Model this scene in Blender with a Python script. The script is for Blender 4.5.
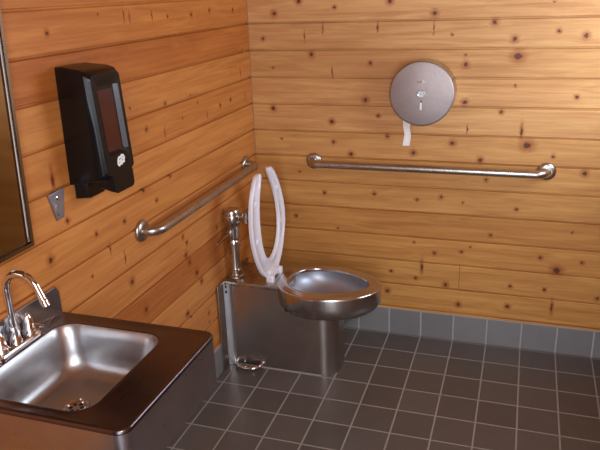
import bpy, bmesh, math, random
from math import pi, sin, cos, radians
from mathutils import Vector, Matrix

for o in list(bpy.data.objects):
    bpy.data.objects.remove(o)
scn = bpy.context.scene
COL = scn.collection

# ------------------------------------------------------------------ camera
cd = bpy.data.cameras.new('camera')
cd.sensor_width = 36.0
cd.lens = 665.586 * 36.0 / 600.0
cd.clip_start = 0.02
cam = bpy.data.objects.new('camera', cd)
COL.objects.link(cam)
R_ = Vector((0.94903, 0.31321, -0.03525))
U_ = Vector((-0.07393, 0.32993, 0.94111))
F_ = Vector((-0.30639, 0.89053, -0.33627))
M = Matrix((R_, U_, -F_)).transposed().to_4x4()
M.translation = Vector((1.21871, -2.91882, 1.636))
cam.matrix_world = M
scn.camera = cam

# ------------------------------------------------------------------ light
w = bpy.data.worlds.new('sky')
scn.world = w
w.use_nodes = True
bg = w.node_tree.nodes['Background']
bg.inputs[0].default_value = (0.62, 0.78, 1.0, 1)
bg.inputs[1].default_value = 1.0


def area_light(name, loc, rot, sx, sy, power, color):
    l = bpy.data.lights.new(name, 'AREA')
    l.shape = 'RECTANGLE'
    l.size = sx
    l.size_y = sy
    l.energy = power
    l.color = color
    o = bpy.data.objects.new(name, l)
    COL.objects.link(o)
    o.location = loc
    o.rotation_euler = rot
    return o


# daylight lamp for an unseen open doorway, added behind the camera
area_light('added_doorway_light', (1.30, -3.62, 1.15), (radians(90), 0, 0), .9, 1.9, 30, (0.86, 0.93, 1.0))
# fill lamp for an unseen window, added in the right wall for highlights
area_light('added_window_light', (1.86, -.56, 1.52), (0, radians(90), 0), .72, .80, 12, (0.80, 0.90, 1.0))
# the camera's own flash, just above and beside the lens
area_light('camera_flash', (1.30, -2.93, 1.74), (radians(72), 0, radians(15)), 0.09, 0.05, 9, (1.0, 0.97, 0.94))
scn.view_settings.view_transform = 'Standard'
scn.view_settings.look = 'None'
scn.view_settings.gamma = 1.0
scn.view_settings.exposure = 0.34
scn.view_settings.use_curve_mapping = False

KNOTS_BACK = [(0.247,1.579,3),(0.129,1.53,3),(0.409,1.549,2),(0.651,1.566,3),(0.07,1.423,2),(0.268,1.429,5),(0.354,1.462,5),(0.599,1.464,5),(0.298,1.351,3),(0.114,1.294,1),(0.567,1.313,2),(0.394,1.271,5),(0.104,1.106,3),(0.545,1.153,3),(0.603,1.084,2),(0.388,1.051,3),(0.139,0.964,1),(0.645,0.992,2),(0.839,1.515,3),(1.081,1.475,3),(1.329,1.437,2),(1.43,1.418,3),(1.162,1.408,3),(1.18,1.34,4),(0.973,1.307,3),(0.971,1.348,1),(0.914,1.428,1),(0.977,1.15,3),(1.178,1.222,1),(1.418,1.178,2),(1.13,1.111,2),(0.993,1.034,5),(1.216,1.031,6),(0.837,1.454,5),(1.3,1.548,1),(0.394,0.957,2),(0.476,0.902,3),(0.763,0.921,3),(0.223,0.807,1),(0.345,0.708,2),(0.586,0.718,2),(0.785,0.701,2),(0.196,0.581,2),(0.408,0.534,1),(0.933,0.971,3),(1.054,0.899,3),(1.243,0.972,4),(1.35,0.928,2),(1.48,0.861,3),(1.085,0.812,2),(0.893,0.721,2),(0.99,0.701,1),(1.22,0.685,2),(1.118,0.557,2),(1.457,0.597,1),(0.872,0.446,2),(0.994,0.464,2),(1.337,0.468,2),(1.033,0.492,1),(0.776,0.494,1),(1.509,0.461,2),(1.41,0.413,4),(0.669,0.334,2),(0.815,0.369,6),(0.788,0.311,2),(0.929,0.29,3),(1.219,0.315,2),(1.366,0.314,2),(1.588,0.295,2),(0.653,0.227,3),(0.991,0.196,3),(1.213,0.211,3),(1.404,0.231,6)]
KNOTS_LEFT = [(-1.385,1.544,2),(-1.145,1.583,1),(-1.008,1.574,5),(-0.975,1.565,5),(-0.836,1.562,5),(-0.728,1.555,1),(-0.546,1.553,2),(-0.389,1.562,2),(-0.159,1.553,2),(-0.084,1.374,2),(-0.807,1.26,2),(-1.036,1.283,1),(-0.121,1.287,5),(-0.246,1.185,2),(-0.354,1.177,2),(-0.083,1.173,5),(-0.612,1.26,1),(-1.518,0.945,3),(-1.302,0.945,2),(-1.146,0.932,2),(-1.243,0.875,5),(-1.423,1.029,2),(-1.17,0.81,5),(-1.352,0.823,1),(-0.752,0.707,2),(-0.744,0.62,3),(-1.148,0.715,3),(-0.659,0.501,3),(-1.086,0.577,3),(-0.801,0.421,3),(-0.62,0.334,2),(-0.625,0.293,1),(-0.771,0.392,1),(-0.477,0.674,2),(-1.458,1.16,6),(-0.95,1.198,2),(-0.48,1.16,5),(-0.83,1.161,5),(-0.69,1.189,1),(-0.558,1.224,1),(-1.11,1.121,2),(-0.825,0.998,2),(-1.014,0.999,2),(-0.936,0.939,2),(-0.777,0.74,2),(-0.768,0.662,3),(-0.693,0.552,3)]

# ------------------------------------------------------------------ node helpers
class NT:
    def __init__(s, name):
        s.m = bpy.data.materials.new(name)
        s.m.use_nodes = True
        s.t = s.m.node_tree
        s.b = s.t.nodes['Principled BSDF']

    def n(s, typ, **kw):
        x = s.t.nodes.new(typ)
        for k, v in kw.items():
            setattr(x, k, v)
        return x

    def put(s, inp, v):
        if hasattr(v, 'is_output') or isinstance(v, bpy.types.NodeSocket):
            s.t.links.new(v, inp)
        else:
            inp.default_value = v

    def math(s, op, a, b=0.0, c=None, clamp=False):
        x = s.n('ShaderNodeMath', operation=op)
        x.use_clamp = clamp
        s.put(x.inputs[0], a)
        s.put(x.inputs[1], b)
        if c is not None:
            s.put(x.inputs[2], c)
        return x.outputs[0]

    def comb(s, x, y, z):
        c = s.n('ShaderNodeCombineXYZ')
        for i, v in enumerate((x, y, z)):
            s.put(c.inputs[i], v)
        return c.outputs[0]

    def noise(s, vec, scale=1.0, detail=2.0, rough=0.5, dist=0.0):
        x = s.n('ShaderNodeTexNoise')
        s.put(x.inputs['Vector'], vec)
        x.inputs['Scale'].default_value = scale
        x.inputs['Detail'].default_value = detail
        x.inputs['Roughness'].default_value = rough
        x.inputs['Distortion'].default_value = dist
        return x.outputs['Fac']

    def rng(s, v, a, b, c=0.0, d=1.0, smooth=False):
        x = s.n('ShaderNodeMapRange')
        if smooth:
            x.interpolation_type = 'SMOOTHSTEP'
        s.put(x.inputs[0], v)
        for i, q in enumerate((a, b, c, d)):
            x.inputs[i + 1].default_value = q
        return x.outputs[0]

    def mix(s, f, a, b, mode='MIX'):
        x = s.n('ShaderNodeMix', data_type='RGBA', blend_type=mode)
        s.put(x.inputs[0], f)
        s.put(x.inputs[6], a)
        s.put(x.inputs[7], b)
        return x.outputs[2]

    def ramp(s, v, stops, interp='LINEAR'):
        x = s.n('ShaderNodeValToRGB')
        x.color_ramp.interpolation = interp
        e = x.color_ramp.elements
        while len(e) > 1:
            e.remove(e[0])
        e[0].position = stops[0][0]
        e[0].color = stops[0][1]
        for p, c in stops[1:]:
            q = e.new(p)
            q.color = c
        s.put(x.inputs[0], v)
        return x.outputs[0]

    def bump(s, h, strength=0.3, distance=0.002):
        x = s.n('ShaderNodeBump')
        x.inputs['Strength'].default_value = strength
        x.inputs['Distance'].default_value = distance
        s.put(x.inputs['Height'], h)
        s.t.links.new(x.outputs[0], s.b.inputs['Normal'])

    def set(s, **kw):
        for k, v in kw.items():
            s.put(s.b.inputs[k.replace('_', ' ')], v)
        return s.m


def rgb(r, g, b):
    f = lambda c: (c / 255 / 12.92) if c / 255 <= 0.04045 else ((c / 255 + 0.055) / 1.055) ** 2.4
    return (f(r), f(g), f(b), 1)


def xyz(t):
    g = t.n('ShaderNodeNewGeometry')
    s = t.n('ShaderNodeSeparateXYZ')
    t.t.links.new(g.outputs['Position'], s.inputs[0])
    return s.outputs


LEVELS = [1.6064, 1.4891, 1.3713, 1.2492, 1.128, 1.0042, 0.8824, 0.7625, 0.6404, 0.5172, 0.3944, 0.2704]
BP = 0.1222
BASE_H = 0.137


def wood(name, axis, knots, tints, light, dark, joints=()):
    """tongue and groove cedar: board tint, grain, knots"""
    t = NT(name)
    P = xyz(t)
    u = P[axis]
    z = P[2]
    idx = t.math('FLOOR', t.math('DIVIDE', t.math('SUBTRACT', z, 0.2704 - 2 * BP), BP))
    wn = t.n('ShaderNodeTexWhiteNoise', noise_dimensions='1D')
    t.put(wn.inputs['W'], t.math('ADD', idx, 3.7 + axis * 11.3))
    r = wn.outputs['Value']
    uo = t.math('ADD', u, t.math('MULTIPLY', r, 37.0))
    # knots
    dmin = None
    bump_z = None
    for (a, b, s) in knots:
        rad, ax = {1: (.0035, 1), 2: (.0055, 1), 3: (.0080, 1.0), 4: (.0125, .85), 5: (.0042, 2.4), 6: (.0075, 2.2)}[s]
        v = t.n('ShaderNodeVectorMath', operation='DISTANCE')
        key = (ax,)
        if key not in _c(t):
            wx = t.noise(t.comb(u, 3.0, z), 70.0, 2.0)
            wz = t.noise(t.comb(u, 8.0, z), 55.0, 2.0)
            uw = t.math('ADD', u, t.math('MULTIPLY', t.math('SUBTRACT', wx, 0.5), 0.014))
            zw = t.math('ADD', z, t.math('MULTIPLY', t.math('SUBTRACT', wz, 0.5), 0.012))
            _c(t)[key] = t.comb(t.math('MULTIPLY', uw, ax), 0.0, t.math('DIVIDE', zw, ax if ax > 1 else 1.0))
        t.put(v.inputs[0], _c(t)[key])
        v.inputs[1].default_value = (a * ax, 0, b / (ax if ax > 1 else 1.0))
        k = 1.0 if ax <= 1 else 0.75
        q = t.math('MULTIPLY', v.outputs['Value'], 1.0 / (rad * (1.0 if ax <= 1 else 1.15)))
        dmin = q if dmin is None else t.math('MINIMUM', dmin, q)
    if dmin is None:
        # loose pattern of knots
        v = t.n('ShaderNodeTexVoronoi')
        t.put(v.inputs['Vector'], t.comb(t.math('MULTIPLY', uo, 5.5), idx, t.math('MULTIPLY', z, 6.0)))
        v.inputs['Scale'].default_value = 1.0
        dmin = t.math('MULTIPLY', v.outputs['Distance'], 22.0)
    # wobble the knot edges
    nz = t.noise(t.comb(u, 0.0, z), 160.0, 2.0)
    dw = t.math('ADD', dmin, t.math('MULTIPLY', t.math('SUBTRACT', nz, 0.5), 0.9))
    # grain, pushed aside round the knots
    push = t.math('MULTIPLY', t.rng(dmin, 0.0, 5.0, 1.0, 0.0, True), 0.012)
    zz = t.math('ADD', z, push)
    g1 = t.noise(t.comb(t.math('MULTIPLY', uo, 2.2), idx, t.math('MULTIPLY', zz, 95.0)), 1.0, 4.0, 0.6, 0.6)
    g2 = t.noise(t.comb(t.math('MULTIPLY', uo, 9.0), idx, t.math('MULTIPLY', zz, 420.0)), 1.0, 2.0, 0.6, 0.2)
    g3 = t.noise(t.comb(t.math('MULTIPLY', uo, 1.3), idx, t.math('MULTIPLY', zz, 17.0)), 1.0, 2.0, 0.5, 1.2)
    g = t.math('ADD', t.math('MULTIPLY', g1, 0.5), t.math('ADD', t.math('MULTIPLY', g2, 0.2), t.math('MULTIPLY', g3, 0.5)))
    gf = t.rng(g, 0.38, 0.82, 0.0, 1.0)
    base = t.mix(gf, light, dark)
    warm = t.noise(t.comb(t.math('MULTIPLY', uo, 3.0), idx, t.math('MULTIPLY', zz, 30.0)), 1.0, 3.0, 0.6, 1.0)
    base = t.mix(t.rng(warm, .45, .75, 0.0, .55), base, tuple(min(1, a * k) for a, k in zip(light[:3], (1.1, 1.22, 1.15))) + (1,))
    # a tint for each board
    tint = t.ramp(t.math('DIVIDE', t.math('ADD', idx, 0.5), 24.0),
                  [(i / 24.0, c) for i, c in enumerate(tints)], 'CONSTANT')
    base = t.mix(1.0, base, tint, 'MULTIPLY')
    # knot colours
    halo = t.rng(dw, 0.9, 3.6, 1.0, 0.0, True)
    base = t.mix(t.math('MULTIPLY', halo, 0.6), base, rgb(140, 66, 26))
    core = t.rng(dw, 0.75, 1.25, 1.0, 0.0, True)
    base = t.mix(t.math('MULTIPLY', core, 0.92), base, rgb(88, 40, 24))
    for (ju, jz0, jz1) in joints:
        a = t.math('COMPARE', u, ju, 0.0012)
        b = t.math('MULTIPLY', t.math('GREATER_THAN', z, jz0), t.math('LESS_THAN', z, jz1))
        base = t.mix(t.math('MULTIPLY', t.math('MULTIPLY', a, b), 0.7), base, rgb(70, 34, 14))
    t.bump(t.math('ADD', g2, t.math('MULTIPLY', core, -0.8)), 0.25, 0.0015)
    return t.set(Base_Color=base, Roughness=t.rng(g1, 0.2, 0.8, 0.42, 0.58), Specular_IOR_Level=0.35)


def _c(t):
    if not hasattr(t, 'cache'):
        t.cache = {}
    return t.cache


def tl(r, g, b):
    return (r, g, b, 1)


# boards counted upwards from the floor; dimmer light low down is tinted into T_BACK
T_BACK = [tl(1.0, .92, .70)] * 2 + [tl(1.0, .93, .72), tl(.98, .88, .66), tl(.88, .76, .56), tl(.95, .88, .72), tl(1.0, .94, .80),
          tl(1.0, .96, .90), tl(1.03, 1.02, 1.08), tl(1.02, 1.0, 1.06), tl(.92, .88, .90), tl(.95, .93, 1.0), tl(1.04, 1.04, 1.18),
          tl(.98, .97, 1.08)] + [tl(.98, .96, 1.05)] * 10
T_LEFT = [tl(1.0, .9, .75)] * 2 + [tl(1.0, .92, .8), tl(1.06, 1.0, .9), tl(.84, .68, .5), tl(1.06, 1.0, .9), tl(1.04, .98, .88),
          tl(1.0, .93, .8), tl(1.02, .95, .82), tl(.93, .82, .66), tl(.97, .88, .74), tl(.80, .60, .42), tl(.92, .78, .60),
          tl(.86, .72, .56), tl(.98, .88, .74)] + [tl(.94, .84, .72)] * 10
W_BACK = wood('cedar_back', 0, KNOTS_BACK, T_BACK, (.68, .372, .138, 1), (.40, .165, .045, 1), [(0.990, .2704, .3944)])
W_LEFT = wood('cedar_left', 1, KNOTS_LEFT, T_LEFT, (.64, .285, .092, 1), (.41, .140, .030, 1))
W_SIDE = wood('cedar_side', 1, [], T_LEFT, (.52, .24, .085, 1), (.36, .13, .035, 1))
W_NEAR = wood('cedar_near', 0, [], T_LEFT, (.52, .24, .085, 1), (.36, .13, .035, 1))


def simple(name, col, rough=.5, metal=0.0, spec=.5, bump=0, scale=80.0, var=0.0, **kw):
    t = NT(name)
    tc = t.n('ShaderNodeTexCoord').outputs['Object']
    nz = t.noise(tc, scale, 3.0, 0.6)
    c = col
    if var:
        c = t.mix(nz, tuple(x * (1 - var) for x in col[:3]) + (1,), tuple(min(1, x * (1 + var)) for x in col[:3]) + (1,))
    if bump:
        t.bump(nz, bump, 0.001)
    return t.set(Base_Color=c, Roughness=rough, Metallic=metal, Specular_IOR_Level=spec, **kw)


def steel(name, col, r0, r1, stretch=(1, 1, 1), scale=30.0, bump=0.006, stain=None, aniso=0.0):
    t = NT(name)
    tc = t.n('ShaderNodeTexCoord').outputs['Object']
    mp = t.n('ShaderNodeMapping')
    t.t.links.new(tc, mp.inputs[0])
    mp.inputs['Scale'].default_value = stretch
    a = t.noise(mp.outputs[0], scale, 4.0, 0.6)
    b = t.noise(tc, 9.0, 3.0, 0.6, 0.5)
    c = t.mix(t.rng(b, .3, .7), col, tuple(x * .86 for x in col[:3]) + (1,))
    if stain:
        s = t.noise(tc, 60.0, 4.0, 0.7)
        c = t.mix(t.rng(s, .5, .75, 0, .6), c, stain)
    t.bump(a, bump, 0.001)
    if aniso:
        t.b.inputs['Anisotropic'].default_value = aniso
    return t.set(Base_Color=c, Metallic=1.0, Roughness=t.rng(a, .3, .7, r0, r1))


STEEL = steel('brushed_steel', (.52, .50, .49, 1), .22, .34, (1, 8, 1), 40)
STEEL_TOP = steel('worn_steel', (.15, .125, .140, 1), .27, .30, (1, 1, 1), 50, 0.0)
STEEL_APRON = steel('mottled_apron_steel', (.52, .48, .50, 1), .27, .36, (1, 1, 1), 45, .02)
STEEL_EDGE = steel('smooth_edge_steel', (.62, .64, .67, 1), .30, .34, (1, 1, 1), 12, 0.0)
STEEL_SPLASH = steel('bright_splash_steel', (.62, .60, .61, 1), .16, .22, (1, 1, 1), 12, 0.0)
FRAMEM = steel('dark_frame_steel', (.30, .28, .28, 1), .12, .18, (1, 1, 1), 20, 0)
STEEL_BASIN = steel('satin_steel', (.52, .52, .54, 1), .30, .40, (1, 1, 1), 60)
STEEL_BOX = steel('dull_steel_panel', (.50, .43, .39, 1), .28, .40, (1, 1, 10), 40)
STEEL_BOWL = steel('polished_steel_bowl', (.64, .60, .58, 1), .14, .24, (1, 1, 1), 25)
STEEL_INNER = steel('bowl_inside_steel', (.46, .50, .58, 1), .42, .52, (1, 1, 1), 50)
STEEL_BAR = steel('pitted_bar_steel', (.54, .50, .46, 1), .25, .38, (1, 1, 1), 120, 0.12, (.30, .25, .22, 1))
STEEL_DISC = steel('grey_disc_steel', (.42, .36, .355, 1), .50, .60, (1, 1, 1), 140, 0.15)
CHROME = steel('chrome', (.82, .82, .84, 1), .05, .10, (1, 1, 1), 10, 0.0)
NICKEL = steel('worn_chrome', (.62, .60, .57, 1), .14, .24, (1, 1, 1), 60, 0.05, (.40, .34, .28, 1))
BLACKP = simple('black_plastic', (.005, .0045, .005, 1), .26, 0, .28, 0.02, 300)
BLACKM = simple('black_window_recess', (.012, .008, .008, 1), .3)
REDSOAP = simple('dark_red_soap', (.045, .004, .006, 1), .15, 0, .6, 0, 30, .5)
WHITE = simple('white_plastic', (.80, .78, .85, 1), .28, 0, .5, 0, 30, .03)
WHITEMARK = simple('white_print', (.85, .85, .85, 1), .5)
PAPER = simple('tissue_paper', (.86, .84, .84, 1), .9, 0, .2, .2, 200, .02)
BRASS = simple('reddish_lever_tip', (.42, .20, .13, 1), .3, .7)
DARK = simple('dark_hole', (.006, .006, .006, 1), .6)
CONC = simple('ground_concrete', (.35, .34, .32, 1), .85, 0, .3, .3, 40, .2)
RUBBER = simple('dark_gasket', (.02, .02, .02, 1), .6)


def tiles(name, au, av, u0, v0, cu, cv, tile, tile2, grout, gw, rough, bumpy=.4):
    t = NT(name)
    P = xyz(t)
    fu = t.math('DIVIDE', t.math('SUBTRACT', P[au], u0), cu)
    fv = t.math('DIVIDE', t.math('SUBTRACT', P[av], v0), cv)

    def edge(f, c):
        fr = t.math('FRACT', t.math('ADD', f, 100.0))
        d = t.math('MINIMUM', fr, t.math('SUBTRACT', 1.0, fr))
        return t.math('MULTIPLY', d, c)
    d = t.math('MINIMUM', edge(fu, cu), edge(fv, cv))
    nz = t.noise(t.comb(P[0], P[1], P[2]), 90.0, 3.0, .6)
    dd = t.math('ADD', d, t.math('MULTIPLY', t.math('SUBTRACT', nz, .5), .0012))
    m = t.rng(dd, gw * .5 - .0006, gw * .5 + .0006, 1.0, 0.0, True)
    wn = t.n('ShaderNodeTexWhiteNoise', noise_dimensions='3D')
    t.put(wn.inputs['Vector'], t.comb(t.math('FLOOR', fu), t.math('FLOOR', fv), 1.5))
    big = t.noise(t.comb(P[0], P[1], P[2]), 14.0, 4.0, .65)
    c = t.mix(t.rng(t.math('ADD', t.math('MULTIPLY', wn.outputs['Value'], .5), t.math('MULTIPLY', big, .7)), .2, .95), tile, tile2)
    gr = t.mix(nz, grout, tuple(x * .75 for x in grout[:3]) + (1,))
    c = t.mix(m, c, gr)
    h = t.rng(d, gw * .3, gw * .5 + .003, 0.0, 1.0, True)
    t.bump(t.math('ADD', h, t.math('MULTIPLY', nz, .12)), bumpy, .0015)
    return t.set(Base_Color=c, Roughness=t.rng(m, 0, 1, rough, .8), Specular_IOR_Level=.5)


TP = .155
FLOOR_T = tiles('floor_tile', 0, 1, .5084, -.162, TP, TP, (.086, .071, .064, 1), (.120, .102, .092, 1), (.36, .33, .31, 1), .0062, .36)
BASE_X = tiles('base_tile_back', 0, 2, .5084, BASE_H - 3 * TP, TP, TP, (.185, .182, .188, 1), (.235, .23, .235, 1), (.42, .42, .41, 1), .0070, .3)
BASE_Y = tiles('base_tile_left', 1, 2, -.162, BASE_H - 3 * TP, TP, TP, (.185, .182, .188, 1), (.235, .23, .235, 1), (.42, .42, .41, 1), .0070, .3)


# ------------------------------------------------------------------ mesh helpers
def link(name, bm, mat, parent=None, smooth=40):
    me = bpy.data.meshes.new(name)
    bmesh.ops.recalc_face_normals(bm, faces=bm.faces)
    bm.to_mesh(me)
    bm.free()
    if smooth:
        for p in me.polygons:
            p.use_smooth = True
        me.set_sharp_from_angle(angle=radians(smooth))
    me.materials.append(mat)
    o = bpy.data.objects.new(name, me)
    COL.objects.link(o)
    if parent:
        o.parent = parent
        o.matrix_parent_inverse = parent.matrix_basis.inverted()
    return o


def thing(name, label, cat, loc=(0, 0, 0), group=None):
    o = bpy.data.objects.new(name, None)
    o.empty_display_size = .05
    COL.objects.link(o)
    o.location = loc
    o['label'] = label
    o['category'] = cat
    if group:
        o['group'] = group
    return o


def struct(o):
    o['kind'] = 'structure'
    return o


def box(bm, x0, x1, y0, y1, z0, z1, bev=0.0, seg=2):
    r = bmesh.ops.create_cube(bm, size=1)
    for v in r['verts']:
        v.co = Vector(((x0 + x1) / 2 + v.co.x * (x1 - x0), (y0 + y1) / 2 + v.co.y * (y1 - y0), (z0 + z1) / 2 + v.co.z * (z1 - z0)))
    if bev:
        es = list({e for v in r['verts'] for e in v.link_edges})
        bmesh.ops.bevel(bm, geom=es, offset=bev, segments=seg, affect='EDGES', profile=.5)


def loft(bm, rings, cap0=True, cap1=True, closed=True):
    L = [[bm.verts.new(p) for p in r] for r in rings]
    n = len(L[0])
    for a, b in zip(L, L[1:]):
        for i in range(n if closed else n - 1):
            j = (i + 1) % n
            bm.faces.new((a[i], a[j], b[j], b[i]))
    if cap0:
        bm.faces.new(L[0][::-1])
    if cap1:
        bm.faces.new(L[-1])
    return L


def lathe(bm, prof, c, axis='z', n=32, cap0=True, cap1=True):
    """prof: (radius, distance along the axis)"""
    c = Vector(c)
    ax = {'x': (Vector((0, 1, 0)), Vector((0, 0, 1)), Vector((1, 0, 0))),
          'y': (Vector((0, 0, 1)), Vector((1, 0, 0)), Vector((0, 1, 0))),
          'z': (Vector((1, 0, 0)), Vector((0, 1, 0)), Vector((0, 0, 1)))}
    if isinstance(axis, str):
        a, b, d = ax[axis]
    else:
        d = Vector(axis).normalized()
        a = d.orthogonal().normalized()
        b = d.cross(a)
    rings = [[c + d * h + (a * cos(2 * pi * i / n) + b * sin(2 * pi * i / n)) * r for i in range(n)] for r, h in prof]
    loft(bm, rings, cap0, cap1)


def tube(bm, pts, rad, n=16, caps=True):
    pts = [Vector(p) for p in pts]
    m = len(pts)
    rs = rad if isinstance(rad, (list, tuple)) else [rad] * m
    T = [(pts[min(i + 1, m - 1)] - pts[max(i - 1, 0)]).normalized() for i in range(m)]
    nrm = T[0].orthogonal().normalized()
    rings = []
    for i in range(m):
        if i:
            nrm = (nrm - T[i] * nrm.dot(T[i])).normalized()
        b = T[i].cross(nrm)
        rings.append([pts[i] + (nrm * cos(2 * pi * k / n) + b * sin(2 * pi * k / n)) * rs[i] for k in range(n)])
    loft(bm, rings, caps, caps)


def arc(c, a, b, r, t0, t1, n=10):
    c, a, b = Vector(c), Vector(a), Vector(b)
    return [c + (a * cos(t0 + (t1 - t0) * i / n) + b * sin(t0 + (t1 - t0) * i / n)) * r for i in range(n + 1)]


def rrect(x0, x1, y0, y1, z, r, n=8, s=8):
    """rounded rectangle, same number of points whatever its size; r: one radius or four (x1y1, x0y1, x0y0, x1y0)"""
    if not isinstance(r, (list, tuple)):
        r = [r] * 4
    cs = [(x1 - r[0], y1 - r[0], 0, r[0]), (x0 + r[1], y1 - r[1], pi / 2, r[1]), (x0 + r[2], y0 + r[2], pi, r[2]), (x1 - r[3], y0 + r[3], 1.5 * pi, r[3])]
    out = []
    for k, (cx, cy, a, rr) in enumerate(cs):
        arcp = [Vector((cx + rr * cos(a + pi / 2 * i / n), cy + rr * sin(a + pi / 2 * i / n), z)) for i in range(n + 1)]
        out += arcp
        nx, ny, na, nr = cs[(k + 1) % 4]
        q = Vector((nx + nr * cos(na), ny + nr * sin(na), z))
        p = arcp[-1]
        out += [p.lerp(q, i / s) for i in range(1, s)]
    return out


# ------------------------------------------------------------------ room shell
RX, NY, CZ = 1.80, -3.55, 2.55


def plank_wall(name, mat, axis, lo, hi, facing, zlo=BASE_H, zhi=CZ, at=0.0):
    """tongue and groove wall: a profile of shallow grooves extruded along the wall"""
    prof = [(0, zlo)]
    k = 0
    lv = sorted([l for l in LEVELS] + [0.2704 - BP] + [1.6064 + BP * i for i in range(1, 12)])
    for l in lv:
        if zlo + .01 < l < zhi - .01:
            prof += [(0, l - .0060), (.0020, l - .0036), (.0110, l - .0030), (.0110, l + .0026), (.0025, l + .0034), (0, l + .0065)]
    prof += [(0, zhi), (.06, zhi), (.06, zlo)]
    bm = bmesh.new()
    rings = []
    for e in (lo, hi):
        if axis == 'x':
            rings.append([Vector((e, at + d * facing, z)) for d, z in prof])
        else:
            rings.append([Vector((at + d * facing, e, z)) for d, z in prof])
    loft(bm, rings)
    return struct(link(name, bm, mat, smooth=0))


plank_wall('wall_back', W_BACK, 'x', 0.0, RX, 1)
plank_wall('wall_left', W_LEFT, 'y', NY, 0.06, -1)
WY0, WY1, WZ0, WZ1 = -.98, -.14, 1.14, 1.90  # unseen window opening, added for the cool side light
plank_wall('wall_right', W_SIDE, 'y', NY, WY0, 1, at=RX)
plank_wall('wall_right', W_SIDE, 'y', WY1, 0.06, 1, at=RX)
plank_wall('wall_right', W_SIDE, 'y', WY0, WY1, 1, at=RX, zhi=WZ0)
plank_wall('wall_right', W_SIDE, 'y', WY0, WY1, 1, at=RX, zlo=WZ1)
bm = bmesh.new()
for (a, b, c, d) in ((WY0, WY1, WZ0, WZ0 + .03), (WY0, WY1, WZ1 - .03, WZ1), (WY0, WY0 + .03, WZ0 + .03, WZ1 - .03), (WY1 - .03, WY1, WZ0 + .03, WZ1 - .03)):
    box(bm, RX + .005, RX + .05, a, b, c, d, .002)
struct(link('added_window_1', bm, simple('added_window_paint', (.30, .17, .08, 1), .5), smooth=0))
DX0, DX1, DZ = .85, 1.72, 2.08  # unseen doorway, added to let daylight in from behind
plank_wall('wall_near', W_NEAR, 'x', 0.0, DX0, -1, at=NY)
plank_wall('wall_near', W_NEAR, 'x', DX1, RX, -1, at=NY)
plank_wall('wall_near', W_NEAR, 'x', DX0, DX1, -1, zlo=DZ, at=NY)
bm = bmesh.new(); box(bm, -.06, RX + .06, NY - .06, .06, -.05, 0)
struct(link('floor', bm, FLOOR_T, smooth=0))
bm = bmesh.new(); box(bm, -2, RX + 2, NY - 4, NY - .06, -.12, -.02)
struct(link('ground_outside', bm, CONC, smooth=0))
# ceiling of the same boards
t_ = bmesh.new()
prof = []
xx = -.06
while xx < RX + .06:
    prof += [(xx + .002, CZ + .004), (xx + .005, CZ), (min(xx + BP, RX + .06) - .003, CZ), (min(xx + BP, RX + .06), CZ + .004)]
    xx += BP
prof += [(RX + .06, CZ + .05), (-.06, CZ + .05)]
loft(t_, [[Vector((a, e, b)) for a, b in prof] for e in (NY - .06, .06)])
struct(link('ceiling', t_, W_SIDE, smooth=0))


def base_tiles(name, mat, x0, x1, y0, y1):
    bm = bmesh.new()
    box(bm, x0, x1, y0, y1, 0, BASE_H, .002, 2)
    return struct(link(name, bm, mat, smooth=0))


base_tiles('baseboard_back', BASE_X, .0, RX, .000, .04)
base_tiles('baseboard_left', BASE_Y, -.04, .006, NY, .0)
base_tiles('baseboard_right', BASE_Y, RX - .004, RX + .04, NY, .0)
base_tiles('baseboard_near', BASE_X, .006, DX0, NY - .04, NY + .004)
# corner bead between the two wooden walls
bm = bmesh.new(); box(bm, 0, .004, -.004, 0, BASE_H, CZ)
struct(link('trim_1', bm, simple('corner_bead', (.40, .19, .07, 1), .6), smooth=0))

# ------------------------------------------------------------------ grab bars
def grab_bar(label, axis, a0, a1, z, off, sign):
    """axis x: bar on the back wall; axis y: bar on the left wall"""
    def P(al, d, zz):
        return Vector((al, -d, zz)) if axis == 'x' else Vector((d, al, zz))
    along = Vector((1, 0, 0)) if axis == 'x' else Vector((0, 1, 0))
    out = Vector((0, -1, 0)) if axis == 'x' else Vector((1, 0, 0))
    t = thing('grab_bar', label, 'grab bar', P((a0 + a1) / 2, 0, z), 'grab bars on the walls')
    R = .042
    pts = [P(a0, .004, z), P(a0, off - R, z)]
    pts += [P(a0, off - R, z) + along * R - along * R * cos(i * pi / 20) + out * R * sin(i * pi / 20) for i in range(1, 11)]
    pts += [P(a0 + (a1 - a0) * i / 12, off, z) for i in range(1, 12)]
    pts += [P(a1, off - R, z) - along * R + along * R * cos((10 - i) * pi / 20) + out * R * sin((10 - i) * pi / 20) for i in range(0, 10)]
    pts += [P(a1, off - R, z), P(a1, .004, z)]
    bm = bmesh.new(); tube(bm, pts, .0175, 20)
    link('bar', bm, STEEL_BAR, t)
    for a in (a0, a1):
        bm = bmesh.new()
        lathe(bm, [(.0005, 0), (.037, 0), (.0385, .003), (.0385, .007), (.034, .013), (.024, .016), (.018, .0165)], P(a, 0, z), out, 36)
        link('flange', bm, STEEL_BAR, t)
    return t


grab_bar('long horizontal steel grab bar on the back wall, under the round paper dispenser', 'x', .298, 1.330, .864, .062, 1)
grab_bar('shorter steel grab bar on the left wall, between soap dispenser and toilet', 'y', -1.060, -.135, .868, .062, 1)

# ------------------------------------------------------------------ round paper dispenser
CX, CZp = .808, 1.199
disp = thing('paper_dispenser', 'round grey metal toilet paper dispenser on the back wall, above the long bar', 'toilet paper dispenser', (CX, 0, CZp - .133))
bm = bmesh.new()
rr = .1335
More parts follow.
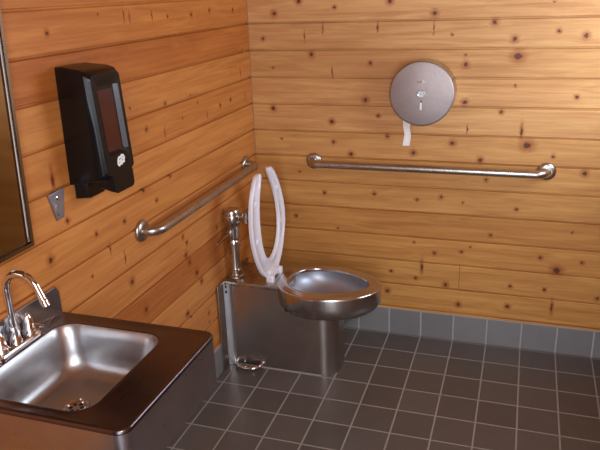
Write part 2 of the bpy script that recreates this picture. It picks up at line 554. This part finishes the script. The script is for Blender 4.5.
# drum open at the bottom left where the paper leaves
n = 72
a_lo, a_hi = radians(228), radians(262)
ang = [a_hi + (2 * pi - (a_hi - a_lo)) * i / n for i in range(n + 1)]
R0 = [Vector((CX + rr * cos(a), -.003, CZp + rr * sin(a))) for a in ang]
R1 = [Vector((CX + rr * cos(a), -.100, CZp + rr * sin(a))) for a in ang]
R2 = [Vector((CX + (rr - .003) * cos(a), -.100, CZp + (rr - .003) * sin(a))) for a in ang]
R3 = [Vector((CX + (rr - .003) * cos(a), -.003, CZp + (rr - .003) * sin(a))) for a in ang]
L = loft(bm, [R0, R1, R2, R3], False, False, closed=False)
for i in range(n):
    bm.faces.new((L[3][i], L[3][i + 1], L[0][i + 1], L[0][i]))
link('drum', bm, STEEL, disp)
bm = bmesh.new()
lathe(bm, [(.0005, .100), (.1335, .100), (.1345, .102), (.1345, .106), (.1325, .109), (.128, .1105), (.0005, .1105)], (CX, 0, CZp), (0, -1, 0), 96)
fc = link('cover', bm, STEEL_DISC, disp)
fc['label'] = 'round grey front cover'
bm = bmesh.new()
lathe(bm, [(.0005, .110), (.0175, .110), (.0175, .114), (.0155, .1165), (.0125, .1165), (.011, .1150), (.0005, .1150)], (CX - .001, 0, CZp), (0, -1, 0), 32)
lk = link('lock', bm, STEEL_EDGE, fc)
bm = bmesh.new(); box(bm, CX - .0040, CX + .0020, -.1156, -.114, CZp - .0012, CZp + .0012, .0004)
link('keyhole', bm, DARK, fc)
bm = bmesh.new(); box(bm, CX - .0045, CX + .0030, -.1118, -.109, CZp - .067, CZp - .036, .0028, 3)
link('level_window', bm, WHITEMARK, fc)
bm = bmesh.new(); lathe(bm, [(.0005, .1105), (.0032, .1105), (.0032, .1112), (.0005, .1112)], (CX, 0, CZp - .030), (0, -1, 0), 12)
link('level_mark', bm, DARK, fc)
bm = bmesh.new()
box(bm, CX - .018, CX + .017, -.1120, -.1095, CZp + .048, CZp + .0515, .0010)
for dx in (-.0085, -.0045, .0, .0045):
    box(bm, CX + dx, CX + dx + .0028, -.1120, -.1095, CZp + .0525, CZp + .056, .0006)
link('embossed_mark', bm, STEEL, fc)
roll = thing('toilet_paper_roll', 'white toilet paper strip hanging out of the round metal dispenser', 'toilet paper', (CX, -.05, CZp - .2))
bm = bmesh.new()
lathe(bm, [(.030, .008), (.112, .008), (.112, .096), (.030, .096), (.030, .008)], (CX, 0, CZp), (0, -1, 0), 48, False, False)
link('roll', bm, PAPER, roll)
bm = bmesh.new()
path = [(-.064, -.060, .115, .038), (-.0655, -.062, .130, .034), (-.0665, -.066, .150, .030), (-.0630, -.066, .168, .029), (-.0610, -.064, .185, .030), (-.0630, -.066, .203, .031), (-.0655, -.067, .220, .032), (-.0665, -.067, .232, .032)]
rg = []
for dx, y, dz, wd in path:
    x0 = CX + dx
    rg.append([Vector((x0 - wd / 2, y, CZp - dz)), Vector((x0 - wd / 6, y - .002, CZp - dz)), Vector((x0 + wd / 6, y + .001, CZp - dz)), Vector((x0 + wd / 2, y - .002, CZp - dz)),
               Vector((x0 + wd / 2, y + .0012, CZp - dz)), Vector((x0 - wd / 2, y + .0022, CZp - dz))])
loft(bm, rg)
link('loose_end', bm, PAPER, roll)

# ------------------------------------------------------------------ soap dispenser
soap = thing('soap_dispenser', 'tall black plastic soap dispenser with a dark window on the left wooden wall', 'soap dispenser', (0, -1.33, 1.08))


def sring(x, yl, yr, z0, z1):
    return (x, yl, yr, z0, z1)


bm = bmesh.new()
# body as a loft of rounded outlines in the y-z plane, growing outwards from the wall


def yz(x, y0, y1, z0, z1, r, lean=0.0):
    pts = rrect(y0, y1, z0, z1, 0, r, 6, 2)
    return [Vector((x, p.x + lean * (p.y - (z0 + z1) / 2), p.y)) for p in pts]


loft(bm, [yz(.001, -1.384, -1.279, 1.124, 1.455, .006, .03),
          yz(.030, -1.392, -1.270, 1.127, 1.457, .007, .0),
          yz(.095, -1.400, -1.252, 1.138, 1.450, .010, -.06),
          yz(.112, -1.400, -1.246, 1.142, 1.444, .012, -.08),
          yz(.118, -1.396, -1.250, 1.147, 1.439, .013, -.08)])
link('body', bm, BLACKP, soap, 35)
# raised frame round the window
bm = bmesh.new()
o1 = yz(.116, -1.397, -1.249, 1.146, 1.440, .014, -.08)
o2 = yz(.126, -1.392, -1.254, 1.152, 1.434, .014, -.08)
i2 = yz(.126, -1.374, -1.266, 1.205, 1.424, .020, -.08)
i1 = yz(.1175, -1.368, -1.298, 1.213, 1.400, .008, -.08)
loft(bm, [o1, o2, i2, i1], True, True)
link('front_cover', bm, BLACKP, soap, 30)
bm = bmesh.new()
loft(bm, [yz(.117, -1.362, -1.290, 1.216, 1.392, .006, -.08), yz(.119, -1.361, -1.291, 1.217, 1.391, .006, -.08)])
wn_ = link('window', bm, REDSOAP, soap)
bm = bmesh.new()
loft(bm, [[Vector((.1185, -1.2905 - .08 * (z - 1.293), z)), Vector((.1262, -1.272 - .08 * (z - 1.293), z)), Vector((.1262, -1.268 - .08 * (z - 1.293), z)), Vector((.117, -1.268 - .08 * (z - 1.293), z)), Vector((.117, -1.2905 - .08 * (z - 1.293), z))] for z in (1.214, 1.30, 1.400)])
link('window_reflection', bm, simple('reflection_grey', (.10, .105, .12, 1), .25), soap, 30)  # grey strip stands in for the light reflected on the window's right side
wn_['label'] = 'dark red window showing the soap bag'
bm = bmesh.new()
# push lever under the cover
loft(bm, [yz(.072, -1.352, -1.252, 1.108, 1.158, .008, 0), yz(.110, -1.356, -1.247, 1.098, 1.160, .012, -.05), yz(.124, -1.352, -1.250, 1.094, 1.156, .014, -.05)])
link('push_lever', bm, BLACKP, soap, 35)
bm = bmesh.new()
loft(bm, [yz(.002, -1.372, -1.285, 1.078, 1.135, .006, 0), yz(.045, -1.368, -1.290, 1.082, 1.135, .006, 0)])
link('wall_bracket', bm, BLACKP, soap, 35)
# white printed badge on the front cover
bm = bmesh.new()
out = [(-17, -6), (-14, 6), (-8, 12), (0, 11), (3, 15), (11, 14), (17, 9), (19, 2), (15, -3), (17, -9), (8, -8), (3, -13), (-4, -11), (-8, -15), (-14, -12)]
yc, zc = -1.309, 1.185
f0 = [Vector((.1262, yc + a * .00112, zc + b * .00112 - .0)) for a, b in out]
f1 = [v + Vector((.0008, 0, 0)) for v in f0]
loft(bm, [f0, f1])
badge = link('badge', bm, WHITEMARK, soap, 0)
badge['label'] = 'white printed script badge'
bm = bmesh.new()
for (a0, b0, a1, b1) in ((-9, 2, -2, 6), (-2, 6, 2, 3), (2, -2, 9, 1), (-11, -6, -5, -3), (6, 7, 12, 6)):
    tube(bm, [(.1271, yc + a0 * .00112, zc + b0 * .00112), (.1271, yc + a1 * .00112, zc + b1 * .00112)], .0009, 6)
link('badge_stroke', bm, BLACKP, badge)

# ------------------------------------------------------------------ small wedge plate
bm = bmesh.new()
q = [(-1.493, 1.124), (-1.423, 1.129), (-1.438, 1.048), (-1.470, 1.044)]
f0 = [Vector((.0005, a, b)) for a, b in q]
cy = sum(a for a, b in q) / 4; cz = sum(b for a, b in q) / 4
f1 = [Vector((.004, a, b)) for a, b in q]
f2 = [Vector((.0055, cy + (a - cy) * .90, cz + (b - cz) * .93)) for a, b in q]
loft(bm, [f0, f1, f2])
plate = thing('wall_plate', 'small wedge-shaped grey metal plate on the left wall, below the soap dispenser', 'metal plate', (0, -1.456, 1.044))
link('plate', bm, steel('stippled_steel', (.42, .40, .44, 1), .4, .5, (1, 1, 1), 500, .5), plate, 0)
bm = bmesh.new()
lathe(bm, [(.0005, .0), (.006, .0), (.006, .0012), (.003, .0026), (.0005, .003)], (.0053, -1.457, 1.108), 'x', 20)
link('screw', bm, CHROME, plate)
bm = bmesh.new()
tube(bm, [(.0056, -1.474, 1.096), (.0056, -1.466, 1.092), (.0056, -1.470, 1.075), (.0056, -1.462, 1.056)], .0011, 8)
link('raised_rib', bm, CHROME, plate)

# ------------------------------------------------------------------ mirror
MY1, MY0, MZ0, MZ1 = -1.590, -2.03, 1.018, 1.74
mir = thing('mirror', 'tall wall mirror in a thin steel frame above the sink', 'mirror', (0, (MY0 + MY1) / 2, MZ0))
bm = bmesh.new()


def mrect(x, d):
    pts = [(MY0 + d, MZ0 + d), (MY1 - d, MZ0 + d), (MY1 - d, MZ1 - d), (MY0 + d, MZ1 - d)]
    return [Vector((x, y + .050 * (z - MZ0), z)) for y, z in pts]


loft(bm, [mrect(.001, .0), mrect(.018, 0), mrect(.021, .003), mrect(.021, .013), mrect(.013, .015), mrect(.002, .015), mrect(.001, 0)], False, False)
link('frame', bm, FRAMEM, mir, 30)
bm = bmesh.new()
loft(bm, [mrect(.002, .013), mrect(.012, .013)])
mt = NT('mirror_glass').set(Base_Color=(.30, .25, .20, 1), Metallic=1.0, Roughness=.07)
link('glass', bm, mt, mir, 0)

# ------------------------------------------------------------------ sink
SX1, SY1, SY0, SZ = .494, -1.520, -1.962, .790
AZ = .646
sink = thing('sink', 'square stainless steel wall-hung washbasin with a dark rim and short backsplash', 'sink', (0, -1.74, AZ))
BX0, BX1, BY1, BY0 = .056, .374, -1.576, -1.926
bm = bmesh.new()
RR = [.030, .003, .003, .030]


def outer(off, z):
    return rrect(.001, SX1 - off, SY0 + off, SY1 - off, z, [max(.002, RR[0] - off), .003, .003, max(.002, RR[3] - off)], 8, 10)


def inner(off, z, r):
    return rrect(BX0 + off, BX1 - off, BY0 + off, BY1 - off, z, r, 8, 10)


apron = [outer(.010, AZ + .004), outer(.010, AZ), outer(.001, AZ), outer(.0, AZ + .003), outer(0, SZ - .012), outer(0, SZ - .006), outer(.0015, SZ - .001), outer(.005, SZ + .001), outer(.012, SZ)]
top = [outer(0, SZ - .010), outer(0, SZ - .006), outer(.0015, SZ - .001), outer(.005, SZ + .001), outer(.012, SZ)] + [inner(-.012, SZ, .066), inner(-.008, SZ + .0005, .062), inner(-.004, SZ + .0018, .058), inner(-.0005, SZ + .0002, .054)]
loft(bm, top, False, False)
link('counter', bm, STEEL_TOP, sink, 50)
bm = bmesh.new(); loft(bm, [outer(.010, AZ + .004), outer(.010, AZ), outer(.001, AZ), outer(.0, AZ + .003), outer(0, SZ - .010)], False, False)
link('apron', bm, STEEL_APRON, sink, 50)
bm = bmesh.new()
DXc, DYc, BZ = .194, -1.742, .652
rings = [inner(-.0005, SZ + .0002, .054), inner(.004, SZ - .006, .052), inner(.010, SZ - .03, .056), inner(.017, SZ - .075, .062), inner(.022, SZ - .100, .066), inner(.030, SZ - .116, .070), inner(.044, SZ - .127, .066), inner(.062, SZ - .131, .060)]
last = rings[-1]
N = len(last)
for k in (.3, .6, .85, 1.0):
    rg = []
    for v in last:
        d = Vector((v.x - DXc, v.y - DYc, 0))
        tgt = Vector((DXc, DYc, 0)) + d.normalized() * .034
        p = Vector((v.x, v.y, 0)).lerp(tgt, k)
        rg.append(Vector((p.x, p.y, SZ - .131 + (BZ - SZ + .131) * k ** 1.4)))
    rings.append(rg)
loft(bm, rings, False, False)
# outside of the bowl, under the counter
under = [inner(-.0005, SZ - .0015, .054), inner(.0, SZ - .075, .062), inner(.012, SZ - .125, .07), inner(.05, SZ - .141, .06)]
lo = [[Vector((v.x, v.y, v.z)) for v in r] for r in under]
loft(bm, lo, False, True)
bs = link('basin', bm, STEEL_BASIN, sink, 60)
bs['label'] = 'bright satin square basin'
bm = bmesh.new()
# strainer: rim ring and crossed bars
lathe(bm, [(.033, .0005), (.033, .0028), (.030, .0040), (.024, .001), (.022, -.004), (.0005, -.006)], (DXc, DYc, BZ), 'z', 40, False, True)
ring = link('drain_strainer', bm, CHROME, sink)
bm = bmesh.new()
for k in range(6):
    a = k * pi / 3 + .3
    lathe(bm, [(.0005, 0), (.0055, 0), (.0055, .0008), (.0005, .0008)], (DXc + .0145 * cos(a), DYc + .0145 * sin(a), BZ - .0035), 'z', 12)
lathe(bm, [(.0005, 0), (.004, 0), (.004, .0008), (.0005, .0008)], (DXc, DYc, BZ - .0045), 'z', 12)
link('drain_hole', bm, DARK, ring)
bm = bmesh.new()
tube(bm, [(DXc, DYc, .648), (DXc, DYc, .60), (DXc, DYc, .54)], .019, 16)
tube(bm, arc((DXc - .04, DYc, .54), (1, 0, 0), (0, 0, -1), .04, 0, pi, 12) + [(DXc - .08, DYc, .57), (DXc - .08, DYc, .585)] + arc((DXc - .11, DYc, .585), (1, 0, 0), (0, 0, 1), .03, 0, pi / 2, 6) + [(.004, DYc, .615)], .016, 14)
link('drain_trap', bm, CHROME, sink)
# backsplash with clipped far corner
bm = bmesh.new()
prof = [(SY0, SZ - .01), (SY1, SZ - .01), (SY1, SZ + .062), (SY1 - .012, SZ + .082), (SY0 + .012, SZ + .082), (SY0, SZ + .062)]
loft(bm, [[Vector((x, y, z)) for y, z in prof] for x in (.001, .0125)])
bmesh.ops.bevel(bm, geom=[e for e in bm.edges if abs(e.verts[0].co.x - .0125) < 1e-5 and abs(e.verts[1].co.x - .0125) < 1e-5], offset=.002, segments=2, affect='EDGES')
link('backsplash', bm, STEEL_SPLASH, sink, 40)
# faucet
FY, FX = -1.728, .030
fau = bpy.data.objects.new('faucet', None); fau.empty_display_size = .03
COL.objects.link(fau); fau.location = (FX, FY, SZ); fau.parent = sink; fau.matrix_parent_inverse = sink.matrix_basis.inverted()
fau['label'] = 'chrome gooseneck faucet with two handles'
bm = bmesh.new()
loft(bm, [rrect(FX - .018, FX + .020, FY - .082, FY + .082, SZ + .0015, .017, 8, 6), rrect(FX - .018, FX + .020, FY - .082, FY + .082, SZ + .010, .017, 8, 6), rrect(FX - .013, FX + .015, FY - .077, FY + .077, SZ + .016, .014, 8, 6)])


def under_faucet(name, bm, mat, smooth=40):
    o = link(name, bm, mat, None, smooth)
    o.parent = fau
    o.matrix_parent_inverse = (Matrix.Translation(Vector((FX, FY, SZ)))).inverted()
    return o


bpy.context.view_layer.update()
under_faucet('deck_plate', bm, CHROME)
bm = bmesh.new()
lathe(bm, [(.017, 0), (.017, .006), (.0135, .012), (.0125, .030), (.0105, .045)], (FX, FY, SZ + .016), 'z', 24)
AR = .050
pts = [(FX, FY, SZ + .03), (FX, FY, SZ + .08), (FX, FY, .945)]
pts += arc((FX + AR, FY, .952), (-1, 0, 0), (0, 0, 1), AR, 0, pi * .90, 20)
e = Vector(pts[-1]); d = (Vector(pts[-1]) - Vector(pts[-2])).normalized()
pts += [e + d * .030]
tube(bm, pts, .0094, 18)
under_faucet('spout', bm, CHROME)
bm = bmesh.new()
q = e + d * .028
lathe(bm, [(.0095, 0), (.0105, .002), (.0105, .009), (.0095, .010), (.0095, .012), (.0105, .013), (.0105, .019), (.006, .0195)], q, tuple(d), 20)
under_faucet('aerator', bm, CHROME)
for s in (-1, 1):
    bm = bmesh.new()
    c = Vector((FX + .001, FY + s * .052, SZ + .015))
    lathe(bm, [(.020, 0), (.020, .006), (.017, .012), (.015, .018), (.0145, .026), (.011, .040), (.0075, .052), (.004, .057), (.0005, .0575)], c, 'z', 24)
    tube(bm, [c + Vector((0, 0, .020)), c + Vector((.020, s * .006, .022)), c + Vector((.036, s * .010, .020))], [.008, .0065, .005], 10)
    under_faucet('handle', bm, CHROME)

# ------------------------------------------------------------------ toilet
toi = thing('toilet', 'stainless steel toilet with a boxed pedestal and raised white seat against the left wall', 'toilet', (.25, -.37, 0))
BYF, BYB, BTZ = -.468, -.245, .418
bm = bmesh.new()
box(bm, .29, .336, BYF, BYB, .299, .336)
loft(bm, [rrect(.030, .516, BYF, BYB, 0.0, [.075, .003, .003, .075], 10, 6), rrect(.030, .516, BYF, BYB, .300, [.075, .003, .003, .075], 10, 6)])
pd = link('pedestal', bm, STEEL_BOX, toi, 40)
bm = bmesh.new()
box(bm, .030, .300, BYF, BYB, .300, BTZ - .004)
link('rear_box', bm, STEEL_BOX, toi, 40)
bm = bmesh.new(); box(bm, .012, .296, BYF - .005, BYB + .004, BTZ - .020, BTZ, .003)
link('top_plate', bm, STEEL, toi, 40)
bm = bmesh.new()
# flange against the wall
box(bm, .006, .012, BYF - .075, BYB + .05, .0, BTZ + .004, .002)
link('wall_flange', bm, STEEL_BOX, toi, 40)
bm = bmesh.new()
# rounded cover strip that joins the flange and the side panel
loft(bm, [[Vector((.010, BYF - .022, z)), Vector((.020, BYF - .016, z)), Vector((.034, BYF - .010, z)), Vector((.042, BYF - .004, z)), Vector((.046, BYF + .002, z)), Vector((.010, BYF + .002, z))] for z in (.002, BTZ - .010)])
st_ = link('cover_strip', bm, STEEL_EDGE, toi, 60)
bm = bmesh.new()
for zz in (.372, .398):
    tube(bm, [(.022, BYF - .014, zz - .006), (.022, BYF - .018, zz + .006)], .0038, 10)
link('slot', bm, DARK, st_)

# bowl
bcx, bcy = .464, -.370


def egg(cx, cy, a, b, z, skew, n=64):
    out = []
    for i in range(n):
        t = 2 * pi * i / n
        x = cx + a * cos(t)
        out.append(Vector((x, cy + b * sin(t) * (1 - skew * cos(t)) / (1 + .12 * skew), z)))
    return out


RZ = .424
bm = bmesh.new()
og = lambda k, z, sh=0.0: egg(bcx + sh, bcy, .234 * k, .184 * k, z, .10)
ig = lambda k, z, sh=0.0: egg(.466 + sh, bcy - .008, .180 * k, .130 * k, z, .26)
rim = [ig(.985, RZ - .012), ig(.99, RZ - .002), ig(1.0, RZ + .002), ig(1.03, RZ + .003), ig(1.08, RZ + .001)]
mid = []
A, B = ig(1.08, RZ + .001), og(.972, RZ - .005)
for k in (.33, .66):
    mid.append([a.lerp(b, k) for a, b in zip(A, B)])
outr = [og(.972, RZ - .005), og(.988, RZ - .007), og(.997, RZ - .011), og(1.0, RZ - .018), og(1.0, RZ - .036), og(.996, RZ - .052), og(.985, RZ - .074), og(.945, RZ - .096, -.003), og(.86, RZ - .114, -.006), og(.70, RZ - .128, -.010), og(.45, RZ - .135, -.016)]
loft(bm, rim + mid + outr, False, True)
bowl = link('bowl', bm, STEEL_BOWL, toi, 70)
bm = bmesh.new()
loft(bm, [ig(.985, RZ - .012), ig(.975, RZ - .03), ig(.91, RZ - .053, .006), ig(.80, RZ - .072, .008), ig(.62, RZ - .086, .004), ig(.4, RZ - .092, -.004), ig(.15, RZ - .094, -.010)], False, True)
bi = link('bowl_inside', bm, STEEL_INNER, bowl, 70)
bi['label'] = 'grey inside of the bowl'
# raised seat
SXB = .190


def seat_pt(s, y, dx=0.0):
    """s: height along the seat, measured from the hinge"""
    lean = -.040
    return Vector((SXB + s * lean + dx, bcy + y, .432 + s))


so = [(0.0, .055), (.02, .085), (.05, .120), (.09, .146), (.14, .168), (.19, .183), (.24, .190), (.29, .187), (.34, .177), (.385, .160), (.42, .138), (.445, .118), (.463, .098), (.472, .084)]
si = [(.078, .0), (.083, .028), (.095, .050), (.112, .068), (.14, .084), (.18, .097), (.23, .104), (.28, .104), (.33, .097), (.375, .084), (.41, .068), (.438, .054), (.460, .044), (.472, .052)]
bm = bmesh.new()
TH = .020
vs = []
rows = []
for sgn in (1, -1):
    for (s0, y0), (s1, y1) in zip(so, si):
        sec = []
        kf = 1.0 + (.13 * max(0.0, 1 - abs(s0 - .20) / .22) if sgn == 1 else 0.0)
        y0, y1 = y0 * kf, y1 * (1 + (kf - 1) * 1.3)
        p0, p1 = (s0, y0 * sgn), (s1, y1 * sgn + .012 * min(1, s1 / .2 - .3))
        # rounded cross-section
        for kk, dxx in ((0.0, .25), (0.0, .75), (.07, 1.0), (.16, 1.0), (.22, .72), (.78, .72), (.84, 1.0), (.93, 1.0), (1.0, .75), (1.0, .25), (.9, 0.0), (.10, 0.0)):
            s = p0[0] + (p1[0] - p0[0]) * kk
            y = p0[1] + (p1[1] - p0[1]) * kk
            sec.append(seat_pt(s, y, TH * dxx))
        rows.append((sgn, sec))
R1_ = [r for sg, r in rows if sg == 1]
R2_ = [r for sg, r in rows if sg == -1]
# join: the left prong reversed down to the hinge, then the right prong up
loft(bm, [r for r in R2_[::-1]] + R1_, True, True)
seat = link('seat', bm, WHITE, toi, 50)
seat['label'] = 'raised white open-front seat'
bm = bmesh.new()
# hinge posts and hinge bar
tube(bm, [(SXB + .022, bcy - .062, .436), (SXB + .022, bcy + .062, .436)], .011, 14)
for s in (-1, 1):
    box(bm, SXB + .006, SXB + .040, bcy + s * .052 - .014, bcy + s * .052 + .014, .412, .446, .006, 3)
box(bm, SXB + .004, SXB + .020, bcy - .045, bcy + .045, .428, .462, .006, 3)
link('hinge', bm, WHITE, seat, 50)
for (s, y) in ((.20, -.135), (.36, -.118), (.20, .150), (.36, .135)):
    bm = bmesh.new()
    c = seat_pt(s, y, TH * .74)
    r = bmesh.ops.create_uvsphere(bm, u_segments=16, v_segments=10, radius=1)
    for v in bm.verts:
        v.co = c + Vector((v.co.x * .007, v.co.y * .009, v.co.z * .014))
    link('bumper', bm, WHITE, seat, 80)

# flush valve
VX, VY = .040, -.405
fl = bpy.data.objects.new('flush_valve', None); fl.empty_display_size = .03
COL.objects.link(fl); fl.location = (VX, VY, BTZ); fl.parent = toi; fl.matrix_parent_inverse = toi.matrix_basis.inverted()
fl['label'] = 'tarnished chrome flush valve on the rear box'


def under_valve(name, bm, mat, smooth=40):
    o = link(name, bm, mat, None, smooth)
    o.parent = fl
    o.matrix_parent_inverse = Matrix.Translation(Vector((VX, VY, BTZ))).inverted()
    return o


bm = bmesh.new()
lathe(bm, [(0.0356, 0.0000), (0.0379, 0.0032), (0.0356, 0.0085), (0.0299, 0.0127), (0.0293, 0.0360), (0.0247, 0.0403), (0.0236, 0.0445), (0.0236, 0.1484), (0.0282, 0.1505), (0.0293, 0.1590), (0.0293, 0.1696), (0.0253, 0.1749), (0.0242, 0.1823)], (VX, VY, BTZ), 'z', 28)
under_valve('flush_pipe', bm, NICKEL)
bm = bmesh.new()
lathe(bm, [(0.0250, 0.1802), (0.0280, 0.1887), (0.0280, 0.2247), (0.0309, 0.2396), (0.0345, 0.2502), (0.0405, 0.2608), (0.0434, 0.2650), (0.0434, 0.2904), (0.0411, 0.2968), (0.0369, 0.2989), (0.0357, 0.3138), (0.0321, 0.3191), (0.0226, 0.3212), (0.0214, 0.3196), (0.0005, 0.3196)], (VX, VY, BTZ), 'z', 36)
under_valve('valve_body', bm, NICKEL)
bm = bmesh.new()
tube(bm, [(VX + .02, VY, BTZ + .283), (VX + .05, VY, BTZ + .287), (VX + .068, VY, BTZ + .288)], [.015, .013, .013], 16)
tube(bm, [(VX + .066, VY, BTZ + .262), (VX + .068, VY, BTZ + .309)], .018, 18)
lathe(bm, [(.0175, 0), (.0185, .004), (.0185, .020), (.012, .026), (.0005, .027)], (VX + .078, VY, BTZ + .283), 'x', 18)
under_valve('control_stop', bm, NICKEL)
bm = bmesh.new()
h0 = Vector((VX, VY, BTZ + .208))
hd = Vector((-.30, -.95, 0)).normalized()
tube(bm, [h0, h0 + hd * .026, h0 + hd * .034], [.0155, .0155, .011], 16)
lathe(bm, [(.017, .024), (.019, .027), (.019, .035), (.014, .038)], h0, tuple(hd), 18)
tube(bm, [h0 + hd * .034, h0 + hd * .055 + Vector((-.006, 0, -.010)), h0 + hd * .080 + Vector((-.014, 0, -.026))], [.0075, .0058, .0068], 12)
under_valve('lever', bm, NICKEL)
bm = bmesh.new()
tp = h0 + hd * .084 + Vector((-.0155, 0, -.030))
r = bmesh.ops.create_uvsphere(bm, u_segments=14, v_segments=10, radius=.0085)
for v in bm.verts:
    v.co += tp
under_valve('lever_tip', bm, BRASS)

# chrome hoop at the foot of the box
bm = bmesh.new()
pts = []
for i in range(17):
    a = pi + pi * i / 16
    pts.append((.105 + .062 * cos(a) , BYF - .004 + .040 * sin(a), .018 + .006 * sin(a)))
tube(bm, [(.043, BYF + .006, .020)] + pts + [(.167, BYF + .006, .020)], .0085, 14)
tube(bm, [(.088, BYF - .014, .020), (.092, BYF - .016, .045)], .007, 12)
ft = link('foot_bracket', bm, CHROME, toi)
ft['label'] = 'curved chrome hoop at the foot of the box'
# brown speck of dirt stays on the sealant line
bm = bmesh.new()
tube(bm, [(.035, BYF - .001, .003), (.20, BYF - .001, .003), (.45, BYF - .001, .003)], .003, 8)
link('sealant', bm, simple('grey_sealant', (.33, .30, .28, 1), .7), toi)
